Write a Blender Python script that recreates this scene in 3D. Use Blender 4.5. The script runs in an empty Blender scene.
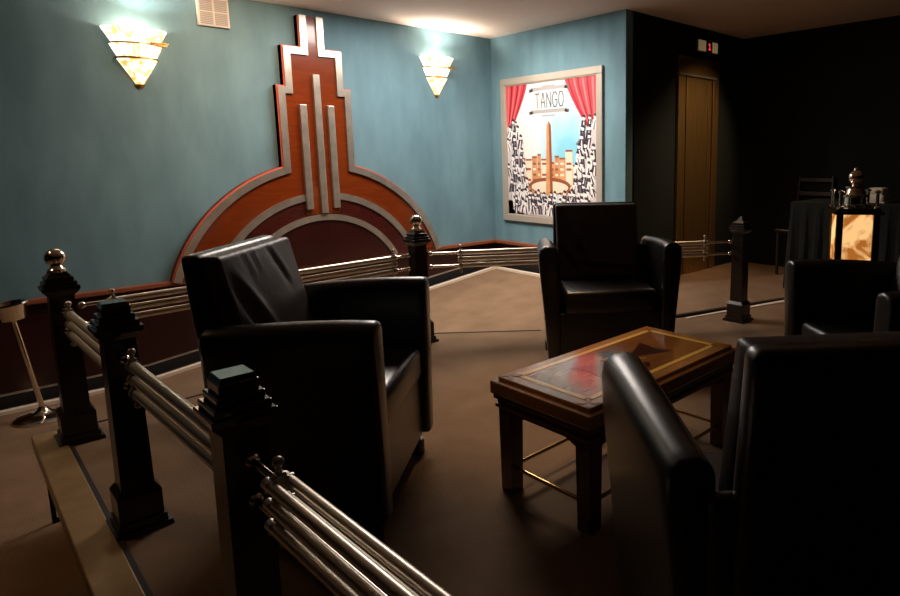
import bpy, bmesh, math, random
from mathutils import Matrix, Vector

random.seed(7)
SC = bpy.context.scene
COL = SC.collection
PI = math.pi

# ------------------------------------------------------------------ camera
cam_d = bpy.data.cameras.new('camera')
cam = bpy.data.objects.new('camera', cam_d)
COL.objects.link(cam)
cam_d.sensor_width = 36.0
cam_d.lens = 620.1 / 900 * 36.0
cam_d.shift_x = (450 - 565.8) / 900
cam_d.shift_y = (252.45 - 298) / 900
cam_d.clip_start = 0.02
TH, RO, YA = 0.153, -0.010, 0.775
up = Vector((0, -math.cos(TH), -math.sin(TH)))
fw = Vector((0, -math.sin(TH), math.cos(TH)))
rt = Vector((1, 0, 0))
RZ = Matrix(((math.cos(RO), -math.sin(RO), 0), (math.sin(RO), math.cos(RO), 0), (0, 0, 1)))
up, fw, rt = RZ @ up, RZ @ fw, RZ @ rt
ax = fw * math.cos(YA) + rt * math.sin(YA)
ay = fw * math.sin(YA) - rt * math.cos(YA)
RC = Matrix(((ax.x, -ax.y, -ax.z), (ay.x, -ay.y, -ay.z), (up.x, -up.y, -up.z)))
cam.matrix_world = Matrix.Translation((0, 0, 1.2)) @ RC.to_4x4()
SC.camera = cam

# ------------------------------------------------------------------ world, exposure
w = bpy.data.worlds.new('world')
SC.world = w
w.use_nodes = True
w.node_tree.nodes['Background'].inputs[0].default_value = (0.9, 0.7, 0.5, 1)
w.node_tree.nodes['Background'].inputs[1].default_value = 0.0
SC.view_settings.view_transform = 'Standard'
SC.view_settings.look = 'None'
SC.view_settings.gamma = 1.0
SC.view_settings.use_curve_mapping = False
SC.view_settings.exposure = 0.22


def lamp(name, kind, loc, energy, color, target=None, **kw):
    d = bpy.data.lights.new(name, kind)
    d.energy = energy
    d.color = color
    for k, v in kw.items():
        setattr(d, k, v)
    o = bpy.data.objects.new(name, d)
    COL.objects.link(o)
    o.location = loc
    if target is not None:
        o.rotation_euler = (Vector(target) - Vector(loc)).to_track_quat('-Z', 'Y').to_euler()
    return o


# ceiling fill lamps added for brightness, no fixtures known; the poster spot is inferred
WARM = (1.0, 0.66, 0.38)
lamp('fill_corner', 'AREA', (3.0, 4.25, 2.44), 58, (1.0, 0.90, 0.82), (3.0, 4.25, 0), shape='RECTANGLE', size=1.3, size_y=0.8)
lamp('fill_carpet', 'SPOT', (3.1, 3.9, 2.42), 125, (1.0, 0.80, 0.62), (3.5, 4.1, 0), spot_size=math.radians(76), spot_blend=0.9, shadow_soft_size=0.06)
lamp('downlight_poster', 'SPOT', (2.9, 4.25, 2.42), 84, (1.0, 0.84, 0.68), (4.35, 4.45, 1.25), spot_size=math.radians(84), spot_blend=0.8, shadow_soft_size=0.05)
lamp('fill_wall', 'SPOT', (1.75, 4.25, 2.42), 92, (1.0, 0.62, 0.36), (1.75, 5.37, 1.65), spot_size=math.radians(104), spot_blend=1.0, shadow_soft_size=0.08)
lamp('fill_lift', 'SPOT', (5.75, 2.3, 2.42), 95, WARM, (5.5, 3.52, 1.15), spot_size=math.radians(64), spot_blend=1.0, shadow_soft_size=0.05)
lamp('fill_lobby', 'SPOT', (4.9, 2.9, 2.42), 36, WARM, (4.9, 2.7, 0), spot_size=math.radians(95), spot_blend=0.9, shadow_soft_size=0.06)
lamp('fill_table', 'SPOT', (2.25, 2.45, 2.42), 84, WARM, (2.0, 2.15, 0.2), spot_size=math.radians(42), spot_blend=0.9, shadow_soft_size=0.06)
lamp('fill_platform', 'SPOT', (0.75, 1.9, 2.42), 34, WARM, (1.72, 1.48, 0.42), spot_size=math.radians(25), spot_blend=1.0, shadow_soft_size=0.06)
lamp('fill_steps', 'SPOT', (-0.7, 3.8, 2.42), 34, (1.0, 0.60, 0.28), (0.1, 3.6, -0.4), spot_size=math.radians(90), spot_blend=1.0, shadow_soft_size=0.06)


# ------------------------------------------------------------------ materials
def newmat(name):
    m = bpy.data.materials.new(name)
    m.use_nodes = True
    nt = m.node_tree
    return m, nt, nt.nodes['Principled BSDF']


def mat(name, c, rough=0.5, metal=0.0, c2=None, scale=8.0, stretch=(1, 1, 1), bump=0.0, bscale=None, spec=None, coat=0.0, detail=6.0):
    m, nt, b = newmat(name)
    b.inputs['Base Color'].default_value = (*c, 1)
    b.inputs['Roughness'].default_value = rough
    b.inputs['Metallic'].default_value = metal
    if spec is not None:
        b.inputs['Specular IOR Level'].default_value = spec
    if coat:
        b.inputs['Coat Weight'].default_value = coat
        b.inputs['Coat Roughness'].default_value = 0.08
    tc = nt.nodes.new('ShaderNodeTexCoord')
    mp = nt.nodes.new('ShaderNodeMapping')
    mp.inputs['Scale'].default_value = stretch
    nt.links.new(tc.outputs['Object'], mp.inputs['Vector'])
    if c2 is not None:
        n = nt.nodes.new('ShaderNodeTexNoise')
        n.inputs['Scale'].default_value = scale
        n.inputs['Detail'].default_value = detail
        r = nt.nodes.new('ShaderNodeValToRGB')
        r.color_ramp.elements[0].position = 0.32
        r.color_ramp.elements[1].position = 0.68
        r.color_ramp.elements[0].color = (*c, 1)
        r.color_ramp.elements[1].color = (*c2, 1)
        nt.links.new(mp.outputs['Vector'], n.inputs['Vector'])
        nt.links.new(n.outputs['Fac'], r.inputs['Fac'])
        nt.links.new(r.outputs['Color'], b.inputs['Base Color'])
    if bump:
        n2 = nt.nodes.new('ShaderNodeTexNoise')
        n2.inputs['Scale'].default_value = bscale or scale
        n2.inputs['Detail'].default_value = 5
        bp = nt.nodes.new('ShaderNodeBump')
        bp.inputs['Strength'].default_value = bump
        bp.inputs['Distance'].default_value = 0.01
        nt.links.new(mp.outputs['Vector'], n2.inputs['Vector'])
        nt.links.new(n2.outputs['Fac'], bp.inputs['Height'])
        nt.links.new(bp.outputs['Normal'], b.inputs['Normal'])
    return m


def glow(name, c1, c2, strength, scale=9.0, distort=2.0):
    m, nt, b = newmat(name)
    tc = nt.nodes.new('ShaderNodeTexCoord')
    n = nt.nodes.new('ShaderNodeTexNoise')
    n.inputs['Scale'].default_value = scale
    n.inputs['Detail'].default_value = 4
    n.inputs['Distortion'].default_value = distort
    r = nt.nodes.new('ShaderNodeValToRGB')
    r.color_ramp.elements[0].position = 0.40
    r.color_ramp.elements[1].position = 0.50
    r.color_ramp.elements[0].color = (*c1, 1)
    r.color_ramp.elements[1].color = (*c2, 1)
    nt.links.new(tc.outputs['Object'], n.inputs['Vector'])
    nt.links.new(n.outputs['Fac'], r.inputs['Fac'])
    nt.links.new(r.outputs['Color'], b.inputs['Emission Color'])
    nt.links.new(r.outputs['Color'], b.inputs['Base Color'])
    b.inputs['Emission Strength'].default_value = strength
    b.inputs['Roughness'].default_value = 0.4
    return m


M = {}
M['teal'] = mat('teal_wall_paint', (0.100, 0.200, 0.248), 0.75, c2=(0.138, 0.262, 0.318), scale=2.2, stretch=(3, 3, 1), bump=0.04, bscale=30)
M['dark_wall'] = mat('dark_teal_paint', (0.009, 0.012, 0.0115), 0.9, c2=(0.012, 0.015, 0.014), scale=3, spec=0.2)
M['ceiling'] = mat('ceiling_paint', (0.72, 0.60, 0.52), 0.85, c2=(0.76, 0.64, 0.56), scale=2)
M['carpet'] = mat('brown_carpet', (0.185, 0.120, 0.075), 1.0, c2=(0.24, 0.160, 0.103), scale=3.5, bump=0.5, bscale=260, spec=0.05)
M['strip'] = mat('pale_edge_strip', (0.70, 0.60, 0.50), 0.55)
M['brass_nosing'] = mat('bronze_nosing', (0.30, 0.19, 0.085), 0.40, 0.4, c2=(0.38, 0.25, 0.12), scale=12)
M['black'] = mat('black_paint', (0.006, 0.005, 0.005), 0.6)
M['oxblood'] = mat('oxblood_panel', (0.017, 0.0025, 0.0025), 0.30, c2=(0.023, 0.0035, 0.003), scale=5)
M['rust_wood'] = mat('rust_wood_trim', (0.20, 0.055, 0.025), 0.35, c2=(0.27, 0.085, 0.04), scale=10, stretch=(0.5, 0.5, 6))
M['mahogany'] = mat('lacquered_mahogany', (0.130, 0.021, 0.0035), 0.20, c2=(0.170, 0.030, 0.005), scale=5, stretch=(1.5, 1.5, 9), coat=0.5)
M['mahogany_deep'] = mat('deep_mahogany', (0.040, 0.006, 0.005), 0.24, c2=(0.055, 0.008, 0.006), scale=5, stretch=(1, 1, 6), coat=0.4)
M['maroon'] = mat('maroon_lacquer', (0.022, 0.0035, 0.0035), 0.25, c2=(0.030, 0.0045, 0.004), scale=4, coat=0.3)
M['red_edge'] = mat('red_painted_edge', (0.58, 0.10, 0.055), 0.5)
M['chrome'] = mat('brushed_chrome', (0.44, 0.41, 0.36), 0.30, 0.8, c2=(0.60, 0.56, 0.49), scale=9, stretch=(1, 1, 1))
M['rail_chrome'] = mat('polished_rail', (0.86, 0.77, 0.64), 0.33, 0.8)
M['bright_chrome'] = mat('bright_chrome', (0.88, 0.80, 0.68), 0.10, 1.0)
M['brass'] = mat('aged_brass', (0.62, 0.40, 0.15), 0.26, 1.0)
M['post'] = mat('black_lacquered_wood', (0.012, 0.008, 0.006), 0.28, c2=(0.022, 0.013, 0.009), scale=9, stretch=(4, 4, 1))
M['leather'] = mat('black_leather', (0.0035, 0.003, 0.0028), 0.33, c2=(0.005, 0.0045, 0.004), scale=40, bump=0.06, bscale=220, spec=0.5)
for k_, v_ in (('Coat Weight', 0.5), ('Coat Roughness', 0.30)):
    M['leather'].node_tree.nodes['Principled BSDF'].inputs[k_].default_value = v_
M['cushion_leather'] = mat('worn_black_leather', (0.066, 0.050, 0.043), 0.42, c2=(0.082, 0.063, 0.054), scale=25, bump=0.08, bscale=160, spec=0.4)
M['rubber'] = mat('black_caster', (0.008, 0.008, 0.008), 0.4)
M['table_wood'] = mat('honey_table_wood', (0.34, 0.15, 0.045), 0.18, c2=(0.44, 0.205, 0.065), scale=7, stretch=(1.0, 8, 8), coat=0.6)
M['table_dark'] = mat('dark_table_wood', (0.10, 0.036, 0.013), 0.30, c2=(0.145, 0.052, 0.018), scale=7, stretch=(6, 6, 1))
M['inlay_field'] = mat('inlay_field_veneer', (0.20, 0.070, 0.018), 0.14, c2=(0.27, 0.10, 0.028), scale=6, stretch=(1, 9, 1), coat=0.6)
M['inlay_yellow'] = mat('inlay_yellow_veneer', (0.85, 0.52, 0.12), 0.16, coat=0.6)
M['inlay_dark'] = mat('inlay_dark_veneer', (0.055, 0.016, 0.008), 0.16, coat=0.6)
M['inlay_orange'] = mat('inlay_orange_veneer', (0.50, 0.16, 0.025), 0.16, coat=0.6)
M['grille'] = mat('grey_white_grille', (0.55, 0.53, 0.50), 0.6)
M['grille_mesh'] = mat('grille_mesh', (0.30, 0.29, 0.28), 0.7)
M['sconce_glass'] = glow('lit_alabaster', (0.95, 0.50, 0.16), (1.0, 0.86, 0.66), 1.7, 11, 1.5)
M['sconce_low'] = glow('lit_alabaster_lower', (0.90, 0.38, 0.08), (1.0, 0.82, 0.54), 1.4, 13, 1.5)
M['onyx'] = glow('lit_onyx', (0.42, 0.13, 0.02), (1.0, 0.58, 0.23), 0.85, 4.5, 1.8)
M['frame'] = mat('champagne_frame', (0.40, 0.36, 0.31), 0.45, 0.25)
M['frame_side'] = mat('dark_frame_side', (0.05, 0.05, 0.05), 0.6)
M['cloth'] = mat('black_cloth', (0.010, 0.012, 0.010), 0.9, c2=(0.014, 0.016, 0.014), scale=6, spec=0.2)
M['paper'] = mat('white_paper', (0.72, 0.66, 0.56), 0.8)
M['elevator'] = mat('gold_lift_steel', (0.36, 0.22, 0.075), 0.36, 0.9, c2=(0.46, 0.29, 0.105), scale=5, stretch=(12, 12, 0.6))
M['sign_body'] = mat('sign_metal', (0.30, 0.24, 0.14), 0.5, 0.2)
M['sign_light'] = glow('sign_lit_panel', (0.62, 0.46, 0.22), (0.72, 0.54, 0.28), 0.16, 4, 0)
M['sign_black'] = mat('sign_window', (0.01, 0.004, 0.004), 0.3)
M['sign_red'] = glow('red_segment', (1.0, 0.05, 0.05), (1.0, 0.05, 0.05), 0.55, 4, 0)


# ------------------------------------------------------------------ geometry helpers
class MB:
    def __init__(self):
        self.bm = bmesh.new()

    def box(self, x0, x1, y0, y1, z0, z1, bevel=0.0, seg=2):
        b = bmesh.new()
        bmesh.ops.create_cube(b, size=1.0)
        for v in b.verts:
            v.co = Vector(((x0 + x1) / 2 + v.co.x * (x1 - x0), (y0 + y1) / 2 + v.co.y * (y1 - y0), (z0 + z1) / 2 + v.co.z * (z1 - z0)))
        if bevel:
            bmesh.ops.bevel(b, geom=list(b.edges), offset=bevel, segments=seg, profile=0.5, affect='EDGES')
        return self.add(b)

    def add(self, b, mtx=None):
        if mtx is not None:
            b.transform(mtx)
        me = bpy.data.meshes.new('tmp')
        b.to_mesh(me)
        b.free()
        self.bm.from_mesh(me)
        bpy.data.meshes.remove(me)
        return self

    def frustum(self, cx, cy, z0, z1, h0, h1):
        """square frustum: half widths h0 below, h1 above"""
        v = [self.bm.verts.new((cx + sx * h, cy + sy * h, z)) for z, h in ((z0, h0), (z1, h1)) for sx, sy in ((-1, -1), (1, -1), (1, 1), (-1, 1))]
        f = self.bm.faces.new
        f(v[0:4][::-1]); f(v[4:8])
        for i in range(4):
            j = (i + 1) % 4
            f((v[i], v[j], v[4 + j], v[4 + i]))
        return self

    def tube(self, p0, p1, r, r1=None, seg=14):
        p0, p1 = Vector(p0), Vector(p1)
        d = p1 - p0
        b = bmesh.new()
        bmesh.ops.create_cone(b, cap_ends=True, segments=seg, radius1=r, radius2=r if r1 is None else r1, depth=d.length)
        mtx = Matrix.Translation((p0 + p1) / 2) @ d.to_track_quat('Z', 'Y').to_matrix().to_4x4()
        return self.add(b, mtx)

    def ball(self, c, r, sc=(1, 1, 1)):
        b = bmesh.new()
        bmesh.ops.create_uvsphere(b, u_segments=20, v_segments=12, radius=r)
        return self.add(b, Matrix.Translation(c) @ Matrix.Diagonal((*sc, 1)))

    def lathe(self, prof, c=(0, 0, 0), seg=28, a0=0.0, a1=2 * PI, close=None):
        """prof: (radius, z) list"""
        full = abs(a1 - a0 - 2 * PI) < 1e-6
        n = seg if full else seg + 1
        rings = []
        for r, z in prof:
            rings.append([self.bm.verts.new((c[0] + max(r, 1e-4) * math.cos(a0 + (a1 - a0) * i / seg), c[1] + max(r, 1e-4) * math.sin(a0 + (a1 - a0) * i / seg), c[2] + z)) for i in range(n)])
        for a, b in zip(rings, rings[1:]):
            for i in range(seg):
                j = (i + 1) % n
                self.bm.faces.new((a[i], a[j], b[j], b[i]))
        return self

    def prism(self, pts, d0, d1, axis='y'):
        """extrude a 2-d outline; axis y: pts are (x,z); axis x: pts are (y,z); axis z: pts are (x,y)"""
        def P(a, b, d):
            return {'y': (a, d, b), 'x': (d, a, b), 'z': (a, b, d)}[axis]
        v0 = [self.bm.verts.new(P(a, b, d0)) for a, b in pts]
        v1 = [self.bm.verts.new(P(a, b, d1)) for a, b in pts]
        self.bm.faces.new(v0)
        self.bm.faces.new(v1[::-1])
        n = len(pts)
        for i in range(n):
            j = (i + 1) % n
            self.bm.faces.new((v0[i], v1[i], v1[j], v0[j]))
        return self

    def build(self, name, m, parent=None, smooth=False, mats=None):
        bmesh.ops.recalc_face_normals(self.bm, faces=list(self.bm.faces))
        me = bpy.data.meshes.new(name)
        self.bm.to_mesh(me)
        self.bm.free()
        for q in ([m] if mats is None else mats):
            me.materials.append(q)
        if smooth:
            for p in me.polygons:
                p.use_smooth = True
            me.set_sharp_from_angle(angle=math.radians(38))
        o = bpy.data.objects.new(name, me)
        COL.objects.link(o)
        if parent is not None:
            o.parent = parent
        return o


def tag(o, label=None, cat=None, group=None, kind=None):
    if label: o['label'] = label
    if cat: o['category'] = cat
    if group: o['group'] = group
    if kind: o['kind'] = kind
    return o


def empty(name, loc=(0, 0, 0), rz=0.0):
    o = bpy.data.objects.new(name, None)
    COL.objects.link(o)
    o.location = loc
    o.rotation_euler = (0, 0, rz)
    o.empty_display_size = 0.1
    return o


def struct(o):
    o['kind'] = 'structure'
    return o


def copy_tree(o, parent=None):
    c = o.copy()
    COL.objects.link(c)
    if parent is not None:
        c.parent = parent
    for ch in list(o.children):
        copy_tree(ch, c)
    return c


# ------------------------------------------------------------------ the room
WX, WY, ZC = 4.370, 5.376, 2.451         # poster wall, ornament wall, ceiling
EY, BX = 3.525, 6.40                     # lift wall, far wall
LX, FY = -2.2, -2.6                      # left wall, wall behind the viewer
RX0, RX1, ZL = 1.0, 4.2, -0.40           # ramp start, ramp end, lower floor


def rz(x):
    if x <= RX0: return ZL
    if x >= RX1: return -0.004
    return ZL + (x - RX0) / (RX1 - RX0) * (-0.004 - ZL)


def wallbox(name, m, *b):
    return struct(MB().box(*b).build(name, m))


wallbox('wall_north', M['teal'], LX, WX + 0.12, WY, WY + 0.12, -0.5, ZC)
wallbox('wall_east', M['teal'], WX, WX + 0.12, EY, WY, -0.5, ZC)
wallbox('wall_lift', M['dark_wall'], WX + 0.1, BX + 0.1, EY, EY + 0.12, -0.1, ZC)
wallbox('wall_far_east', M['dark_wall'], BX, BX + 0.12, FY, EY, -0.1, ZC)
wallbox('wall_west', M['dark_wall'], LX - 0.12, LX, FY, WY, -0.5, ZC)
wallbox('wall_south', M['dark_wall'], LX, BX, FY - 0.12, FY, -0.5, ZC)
wallbox('ceiling', M['ceiling'], LX - 0.12, BX + 0.12, FY - 0.12, WY + 0.12, ZC, ZC + 0.1)

# lower floor with the ramp that climbs along the ornament wall
mb = MB()
xs = [LX, RX0, RX1, BX]
top = [[mb.bm.verts.new((x, y, rz(x))) for x in xs] for y in (FY, WY)]
bot = [[mb.bm.verts.new((x, y, -0.55)) for x in xs] for y in (FY, WY)]
for i in range(3):
    mb.bm.faces.new((top[0][i], top[0][i + 1], top[1][i + 1], top[1][i]))
    mb.bm.faces.new((bot[0][i], bot[1][i], bot[1][i + 1], bot[0][i + 1]))
    for r in (0, 1):
        mb.bm.faces.new((top[r][i], bot[r][i], bot[r][i + 1], top[r][i + 1]))
mb.bm.faces.new((top[0][0], top[1][0], bot[1][0], bot[0][0]))
mb.bm.faces.new((top[0][3], bot[0][3], bot[1][3], top[1][3]))
struct(mb.build('floor', M['carpet']))

# raised lounge platform
EDGE = [(0.21, 3.475), (2.30, 3.61), (2.885, 3.087), (3.89, 2.51), (4.95, 2.22), (BX, 1.85)]
poly = [(0.21, FY)] + EDGE + [(BX, FY)]
struct(MB().prism(poly, -0.055, 0.0, 'z').build('floor_platform', M['carpet']))
inner = [(0.33, FY), (0.33, 3.40), (2.27, 3.52), (2.86, 3.0), (3.86, 2.43), (4.93, 2.15), (5.0, FY)]
struct(MB().prism(inner, -0.45, -0.055, 'z').build('floor_platform_riser', M['black']))

# metal nosing on the platform's open side, its corner leg
struct(MB().box(0.188, 0.290, FY, 3.478, -0.05, 0.012, 0.004).box(0.192, 0.30, 3.44, 3.485, -0.05, 0.010, 0.003).build('trim_1', M['brass_nosing']))
struct(MB().box(0.290, 0.306, FY, 3.44, 0.0, 0.006).build('trim_15', M['black']))
struct(MB().box(0.215, 0.232, 3.44, 3.457, ZL, -0.05).box(0.215, 0.33, 3.44, 3.45, ZL, ZL + 0.02).build('trim_2', M['black']))
# thin seam along the back edge of the platform, pale edge by the lobby step


def ribbon(pts, wd, z0, z1):
    mb = MB()
    for (a, b) in zip(pts, pts[1:]):
        a, b = Vector(a), Vector(b)
        d = (b - a).normalized()
        n = Vector((-d.y, d.x)) * wd
        q = [a, b, b + n, a + n]
        mb.prism([(p.x, p.y) for p in q], z0, z1, 'z')
    return mb


struct(ribbon([(2.885, 3.08), (2.30, 3.60), (0.33, 3.475)], 0.012, -0.004, 0.004).build('trim_3', M['black']))
struct(MB().prism([(3.84, 2.515), (5.5, 2.055), (5.5, 1.985), (3.84, 2.495)], 0.0, 0.006, 'z').build('trim_4', M['strip']))
struct(ribbon([(5.6, 2.045), (3.5, 2.72)], 0.035, -0.01, 0.012).build('trim_shadow_gap', M['black']))  # black strip standing in for the shadow gap beyond the step edge

# pale strip beside the ramp, the dark gutter behind it


def along_ramp(xa, xb, y0, y1, h0, h1):
    mb = MB()
    st = [xa] + [x for x in (RX0, RX1) if xa < x < xb] + [xb]
    rings = [[mb.bm.verts.new((x, y, rz(x) + h)) for y, h in ((y0, h0), (y1, h0), (y1, h1), (y0, h1))] for x in st]
    for a, b in zip(rings, rings[1:]):
        for i in range(4):
            j = (i + 1) % 4
            mb.bm.faces.new((a[i], b[i], b[j], a[j]))
    mb.bm.faces.new(rings[0]); mb.bm.faces.new(rings[-1][::-1])
    return mb


SX = 4.235
struct(along_ramp(LX, SX + 0.04, 5.215, 5.262, -0.01, 0.022).build('trim_6', M['strip']))
struct(MB().box(SX - 0.005, SX + 0.04, EY, 5.24, -0.02, 0.018).build('trim_7', M['strip']))
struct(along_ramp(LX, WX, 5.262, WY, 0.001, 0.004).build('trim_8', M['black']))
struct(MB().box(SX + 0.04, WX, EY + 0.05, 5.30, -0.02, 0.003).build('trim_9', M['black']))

# low wainscot: oxblood panels, black skirting with a metal bead, rust wood cap
mb = along_ramp(LX, WX, WY - 0.014, WY, 0.0, 0.2)
mb.bm.free()
mb = MB()
st = [LX, RX0, RX1, WX - 0.02]
rr = [[mb.bm.verts.new((x, y, z)) for y, z in ((WY - 0.014, rz(x)), (WY, rz(x)), (WY, 0.285), (WY - 0.014, 0.285))] for x in st]
for a, b in zip(rr, rr[1:]):
    for i in range(4):
        j = (i + 1) % 4
        mb.bm.faces.new((a[i], b[i], b[j], a[j]))
mb.bm.faces.new(rr[0]); mb.bm.faces.new(rr[-1][::-1])
struct(mb.build('trim_10', M['oxblood']))
struct(MB().box(WX - 0.014, WX, EY, WY, 0.0, 0.285).build('trim_11', M['oxblood']))
struct(along_ramp(LX, WX - 0.02, WY - 0.024, WY - 0.014, 0.0, 0.085).build('baseboard_north', M['black']))
struct(along_ramp(LX, WX - 0.02, WY - 0.028, WY - 0.014, 0.085, 0.097).build('trim_12', M['chrome']))
struct(MB().box(WX - 0.026, WX - 0.014, EY, WY - 0.03, 0.0, 0.075).build('baseboard_east', M['black']))
struct(MB().box(LX, WX - 0.03, WY - 0.055, WY, 0.268, 0.302, 0.006).build('trim_13', M['rust_wood']))
struct(MB().box(WX - 0.055, WX, EY - 0.01, WY, 0.268, 0.302, 0.006).build('trim_14', M['rust_wood']))

# ------------------------------------------------------------------ ornament on the teal wall
orn = tag(empty('wall_ornament', (2.392, WY, 0.30)), 'tall stepped mahogany ornament with chrome bands and arched base on teal wall', 'wall ornament')
CZ, R0 = -0.070 - 0.30, 1.255           # local z of the circle centre
DPT = 0.062


def arc(r, z_low, x0=None, n=40):
    """points of the circle from left foot (z=z_low) over to where |x|=x0, left half"""
    a0 = math.asin((z_low - CZ) / r)
    a1 = PI / 2 if x0 is None else math.acos(x0 / r)
    return [(-r * math.cos(a0 + (a1 - a0) * i / n), CZ + r * math.sin(a0 + (a1 - a0) * i / n)) for i in range(n + 1)]


def sym(left):
    return left + [(-x, z) for x, z in reversed(left)]


T1, T2, T3 = 0.322, 0.258, 0.110
Z1, Z2, Z3 = 1.806 - 0.3, 2.128 - 0.3, 2.380 - 0.3
ztow = CZ + math.sqrt(R0 ** 2 - T1 ** 2)
outl = arc(R0, 0.0, T1) + [(-T1, Z1), (-T2, Z1), (-T2, Z2), (-T3, Z2), (-T3, Z3)]
MB().prism(sym(outl), -DPT, 0.0, 'y').build('backing_panel', M['mahogany'], orn)
# red painted rim standing proud round the whole outline
rim = [(x * 1.0, z) for x, z in outl]


def offset_band(pts, wd):
    """mitred inward offset of an open polyline (inside is on its right)"""
    out = []
    n = len(pts)
    for i, p in enumerate(pts):
        p = Vector(p)
        ds = []
        if i > 0: ds.append((p - Vector(pts[i - 1])).normalized())
        if i < n - 1: ds.append((Vector(pts[i + 1]) - p).normalized())
        nm = [Vector((d.y, -d.x)) for d in ds]
        b = sum(nm, Vector((0, 0)))
        b = b.normalized()
        out.append(p + b * (wd / max(0.3, b.dot(nm[0]))))
    return [(v.x, v.y) for v in out]


def band(pts, wd, y0, y1, name, m, parent, mirror=True):
    mb = MB()
    inn = offset_band(pts, wd)
    for s in ((1, -1) if mirror else (1,)):
        P = [[mb.bm.verts.new((s * a, y, b)) for a, b in q] for q in (pts, inn) for y in (y0, y1)]
        o0, o1, i0, i1 = P
        for i in range(len(pts) - 1):
            mb.bm.faces.new((o0[i], o0[i + 1], i0[i + 1], i0[i]))
            mb.bm.faces.new((o1[i], i1[i], i1[i + 1], o1[i + 1]))
            mb.bm.faces.new((o0[i], o1[i], o1[i + 1], o0[i + 1]))
            mb.bm.faces.new((i0[i], i0[i + 1], i1[i + 1], i1[i]))
        for k in (0, -1):
            mb.bm.faces.new((o0[k], i0[k], i1[k], o1[k]))
    return mb.build(name, m, parent)


band(outl, 0.012, -DPT - 0.004, -0.001, 'red_rim', M['red_edge'], orn)
chr_out = [p for p in offset_band(outl, 0.010)]
band(chr_out, 0.056, -DPT - 0.022, -DPT + 0.002, 'outer_band', M['chrome'], orn)
# the two darker fields inside the arches, with their chrome arcs
for r, nm, m, dy in ((0.955, 'arch_field', M['mahogany_deep'], 0.004), (0.765, 'arch_field', M['maroon'], 0.008)):
    MB().prism(sym(arc(r, 0.0)[:-1]), -DPT - dy, -DPT + 0.001, 'y').build(nm, m, orn)
for r, wd, dy in ((0.985, 0.056, 0.018), (0.795, 0.052, 0.020)):
    band(arc(r, 0.0, 0.15 if r > 0.9 else None), wd, -DPT - dy, -DPT, 'arch_band', M['chrome'], orn)
for x, zt, z0 in ((-0.122, 1.655, 0.775), (0.005, 1.908, 0.735), (0.117, 1.655, 0.775)):
    MB().box(x - 0.029, x + 0.029, -DPT - 0.040, -DPT, z0 - 0.3, zt - 0.3, 0.004).build('upright_bar', M['chrome'], orn)
MB().box(-0.150, 0.145, -DPT - 0.012, -DPT, 0.43, 0.66).build('bar_backplate', M['mahogany'], orn)

# ------------------------------------------------------------------ grille box high on the wall
g = tag(empty('speaker_grille', (1.664, WY, 2.31)), 'small pale grille box high on teal wall beside ornament', 'grille box')
MB().box(-0.110, 0.110, -0.035, 0.0, -0.105, 0.105, 0.004).build('housing', M['grille'], g)
for sx in (-1, 1):
    for sz in (-1, 1):
        mb = MB()
        cx, cz = sx * 0.051, sz * 0.049
        for k in range(7):
            zz = cz - 0.039 + k * 0.013
            mb.box(cx - 0.043, cx + 0.043, -0.040, -0.034, zz - 0.0045, zz + 0.0045)
        mb.build('grille_panel', M['grille_mesh'], g)


# ------------------------------------------------------------------ sconces
def make_sconce(x, z0, sc, label):
    s = tag(empty('wall_sconce', (x, WY, z0)), label, 'wall lamp', 'lit fan sconces on the teal wall')
    s.scale = (sc, sc, sc)
    def half(prof, nm, m, flat=0.80):
        mb = MB().lathe(prof, (0, 0, 0), 14, PI, 2 * PI)
        for v in mb.bm.verts: v.co.y *= flat
        return mb.build(nm, m, s, smooth=False)
    half([(0.020, 0.03), (0.052, 0.085), (0.090, 0.150), (0.128, 0.212), (0.120, 0.212), (0.084, 0.150), (0.02, 0.04)], 'lower_shade', M['sconce_low'])
    half([(0.122, 0.228), (0.142, 0.265), (0.164, 0.312), (0.156, 0.312), (0.114, 0.228)], 'middle_shade', M['sconce_glass'])
    half([(0.150, 0.326), (0.176, 0.372), (0.206, 0.424), (0.198, 0.424), (0.142, 0.326)], 'upper_shade', M['sconce_glass'])
    half([(0.0, 0.0), (0.022, 0.012), (0.034, 0.036), (0.018, 0.050), (0.0, 0.052)], 'tip', M['brass'])
    half([(0.110, 0.210), (0.134, 0.212), (0.134, 0.224), (0.116, 0.230)], 'lower_band', M['brass'])
    half([(0.146, 0.310), (0.168, 0.312), (0.166, 0.322), (0.144, 0.328)], 'upper_band', M['brass'])
    MB().box(0.06, 0.175, -0.150, -0.135, 0.318, 0.330, 0.003).box(0.10, 0.165, -0.155, -0.140, 0.300, 0.318, 0.003).build('brass_scroll', M['brass'], s)
    l = lamp('sconce_bulb', 'POINT', (0, -0.105, 0.385), 3.0, (1.0, 0.86, 0.70), shadow_soft_size=0.03)
    l.parent = s
    l = lamp('sconce_uplight', 'SPOT', (0, -0.145, 0.40), 32.0, (1.0, 0.86, 0.72), (0.08, -0.60, 1.0), spot_size=math.radians(158), spot_blend=0.30, shadow_soft_size=0.02)
    l.parent = s
    return s


make_sconce(1.145, 1.705, 0.97, 'lit three tiered fan sconce left of the stepped wall ornament')
make_sconce(3.665, 1.79, 0.92, 'lit three tiered fan sconce right of ornament near the room corner')

# ------------------------------------------------------------------ framed poster on the poster wall
PY0, PY1, PZ0, PZ1 = 3.775, 5.198, 0.527, 2.010
po = tag(empty('framed_poster', (WX, (PY0 + PY1) / 2, PZ0)), 'framed theatre poster with red curtains and obelisk reading TANGO', 'poster')
po.rotation_euler = (0, 0, -PI / 2)       # local x runs right along the wall, local -y faces the room
PW, PH = PY1 - PY0, PZ1 - PZ0
hw = PW / 2
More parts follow.
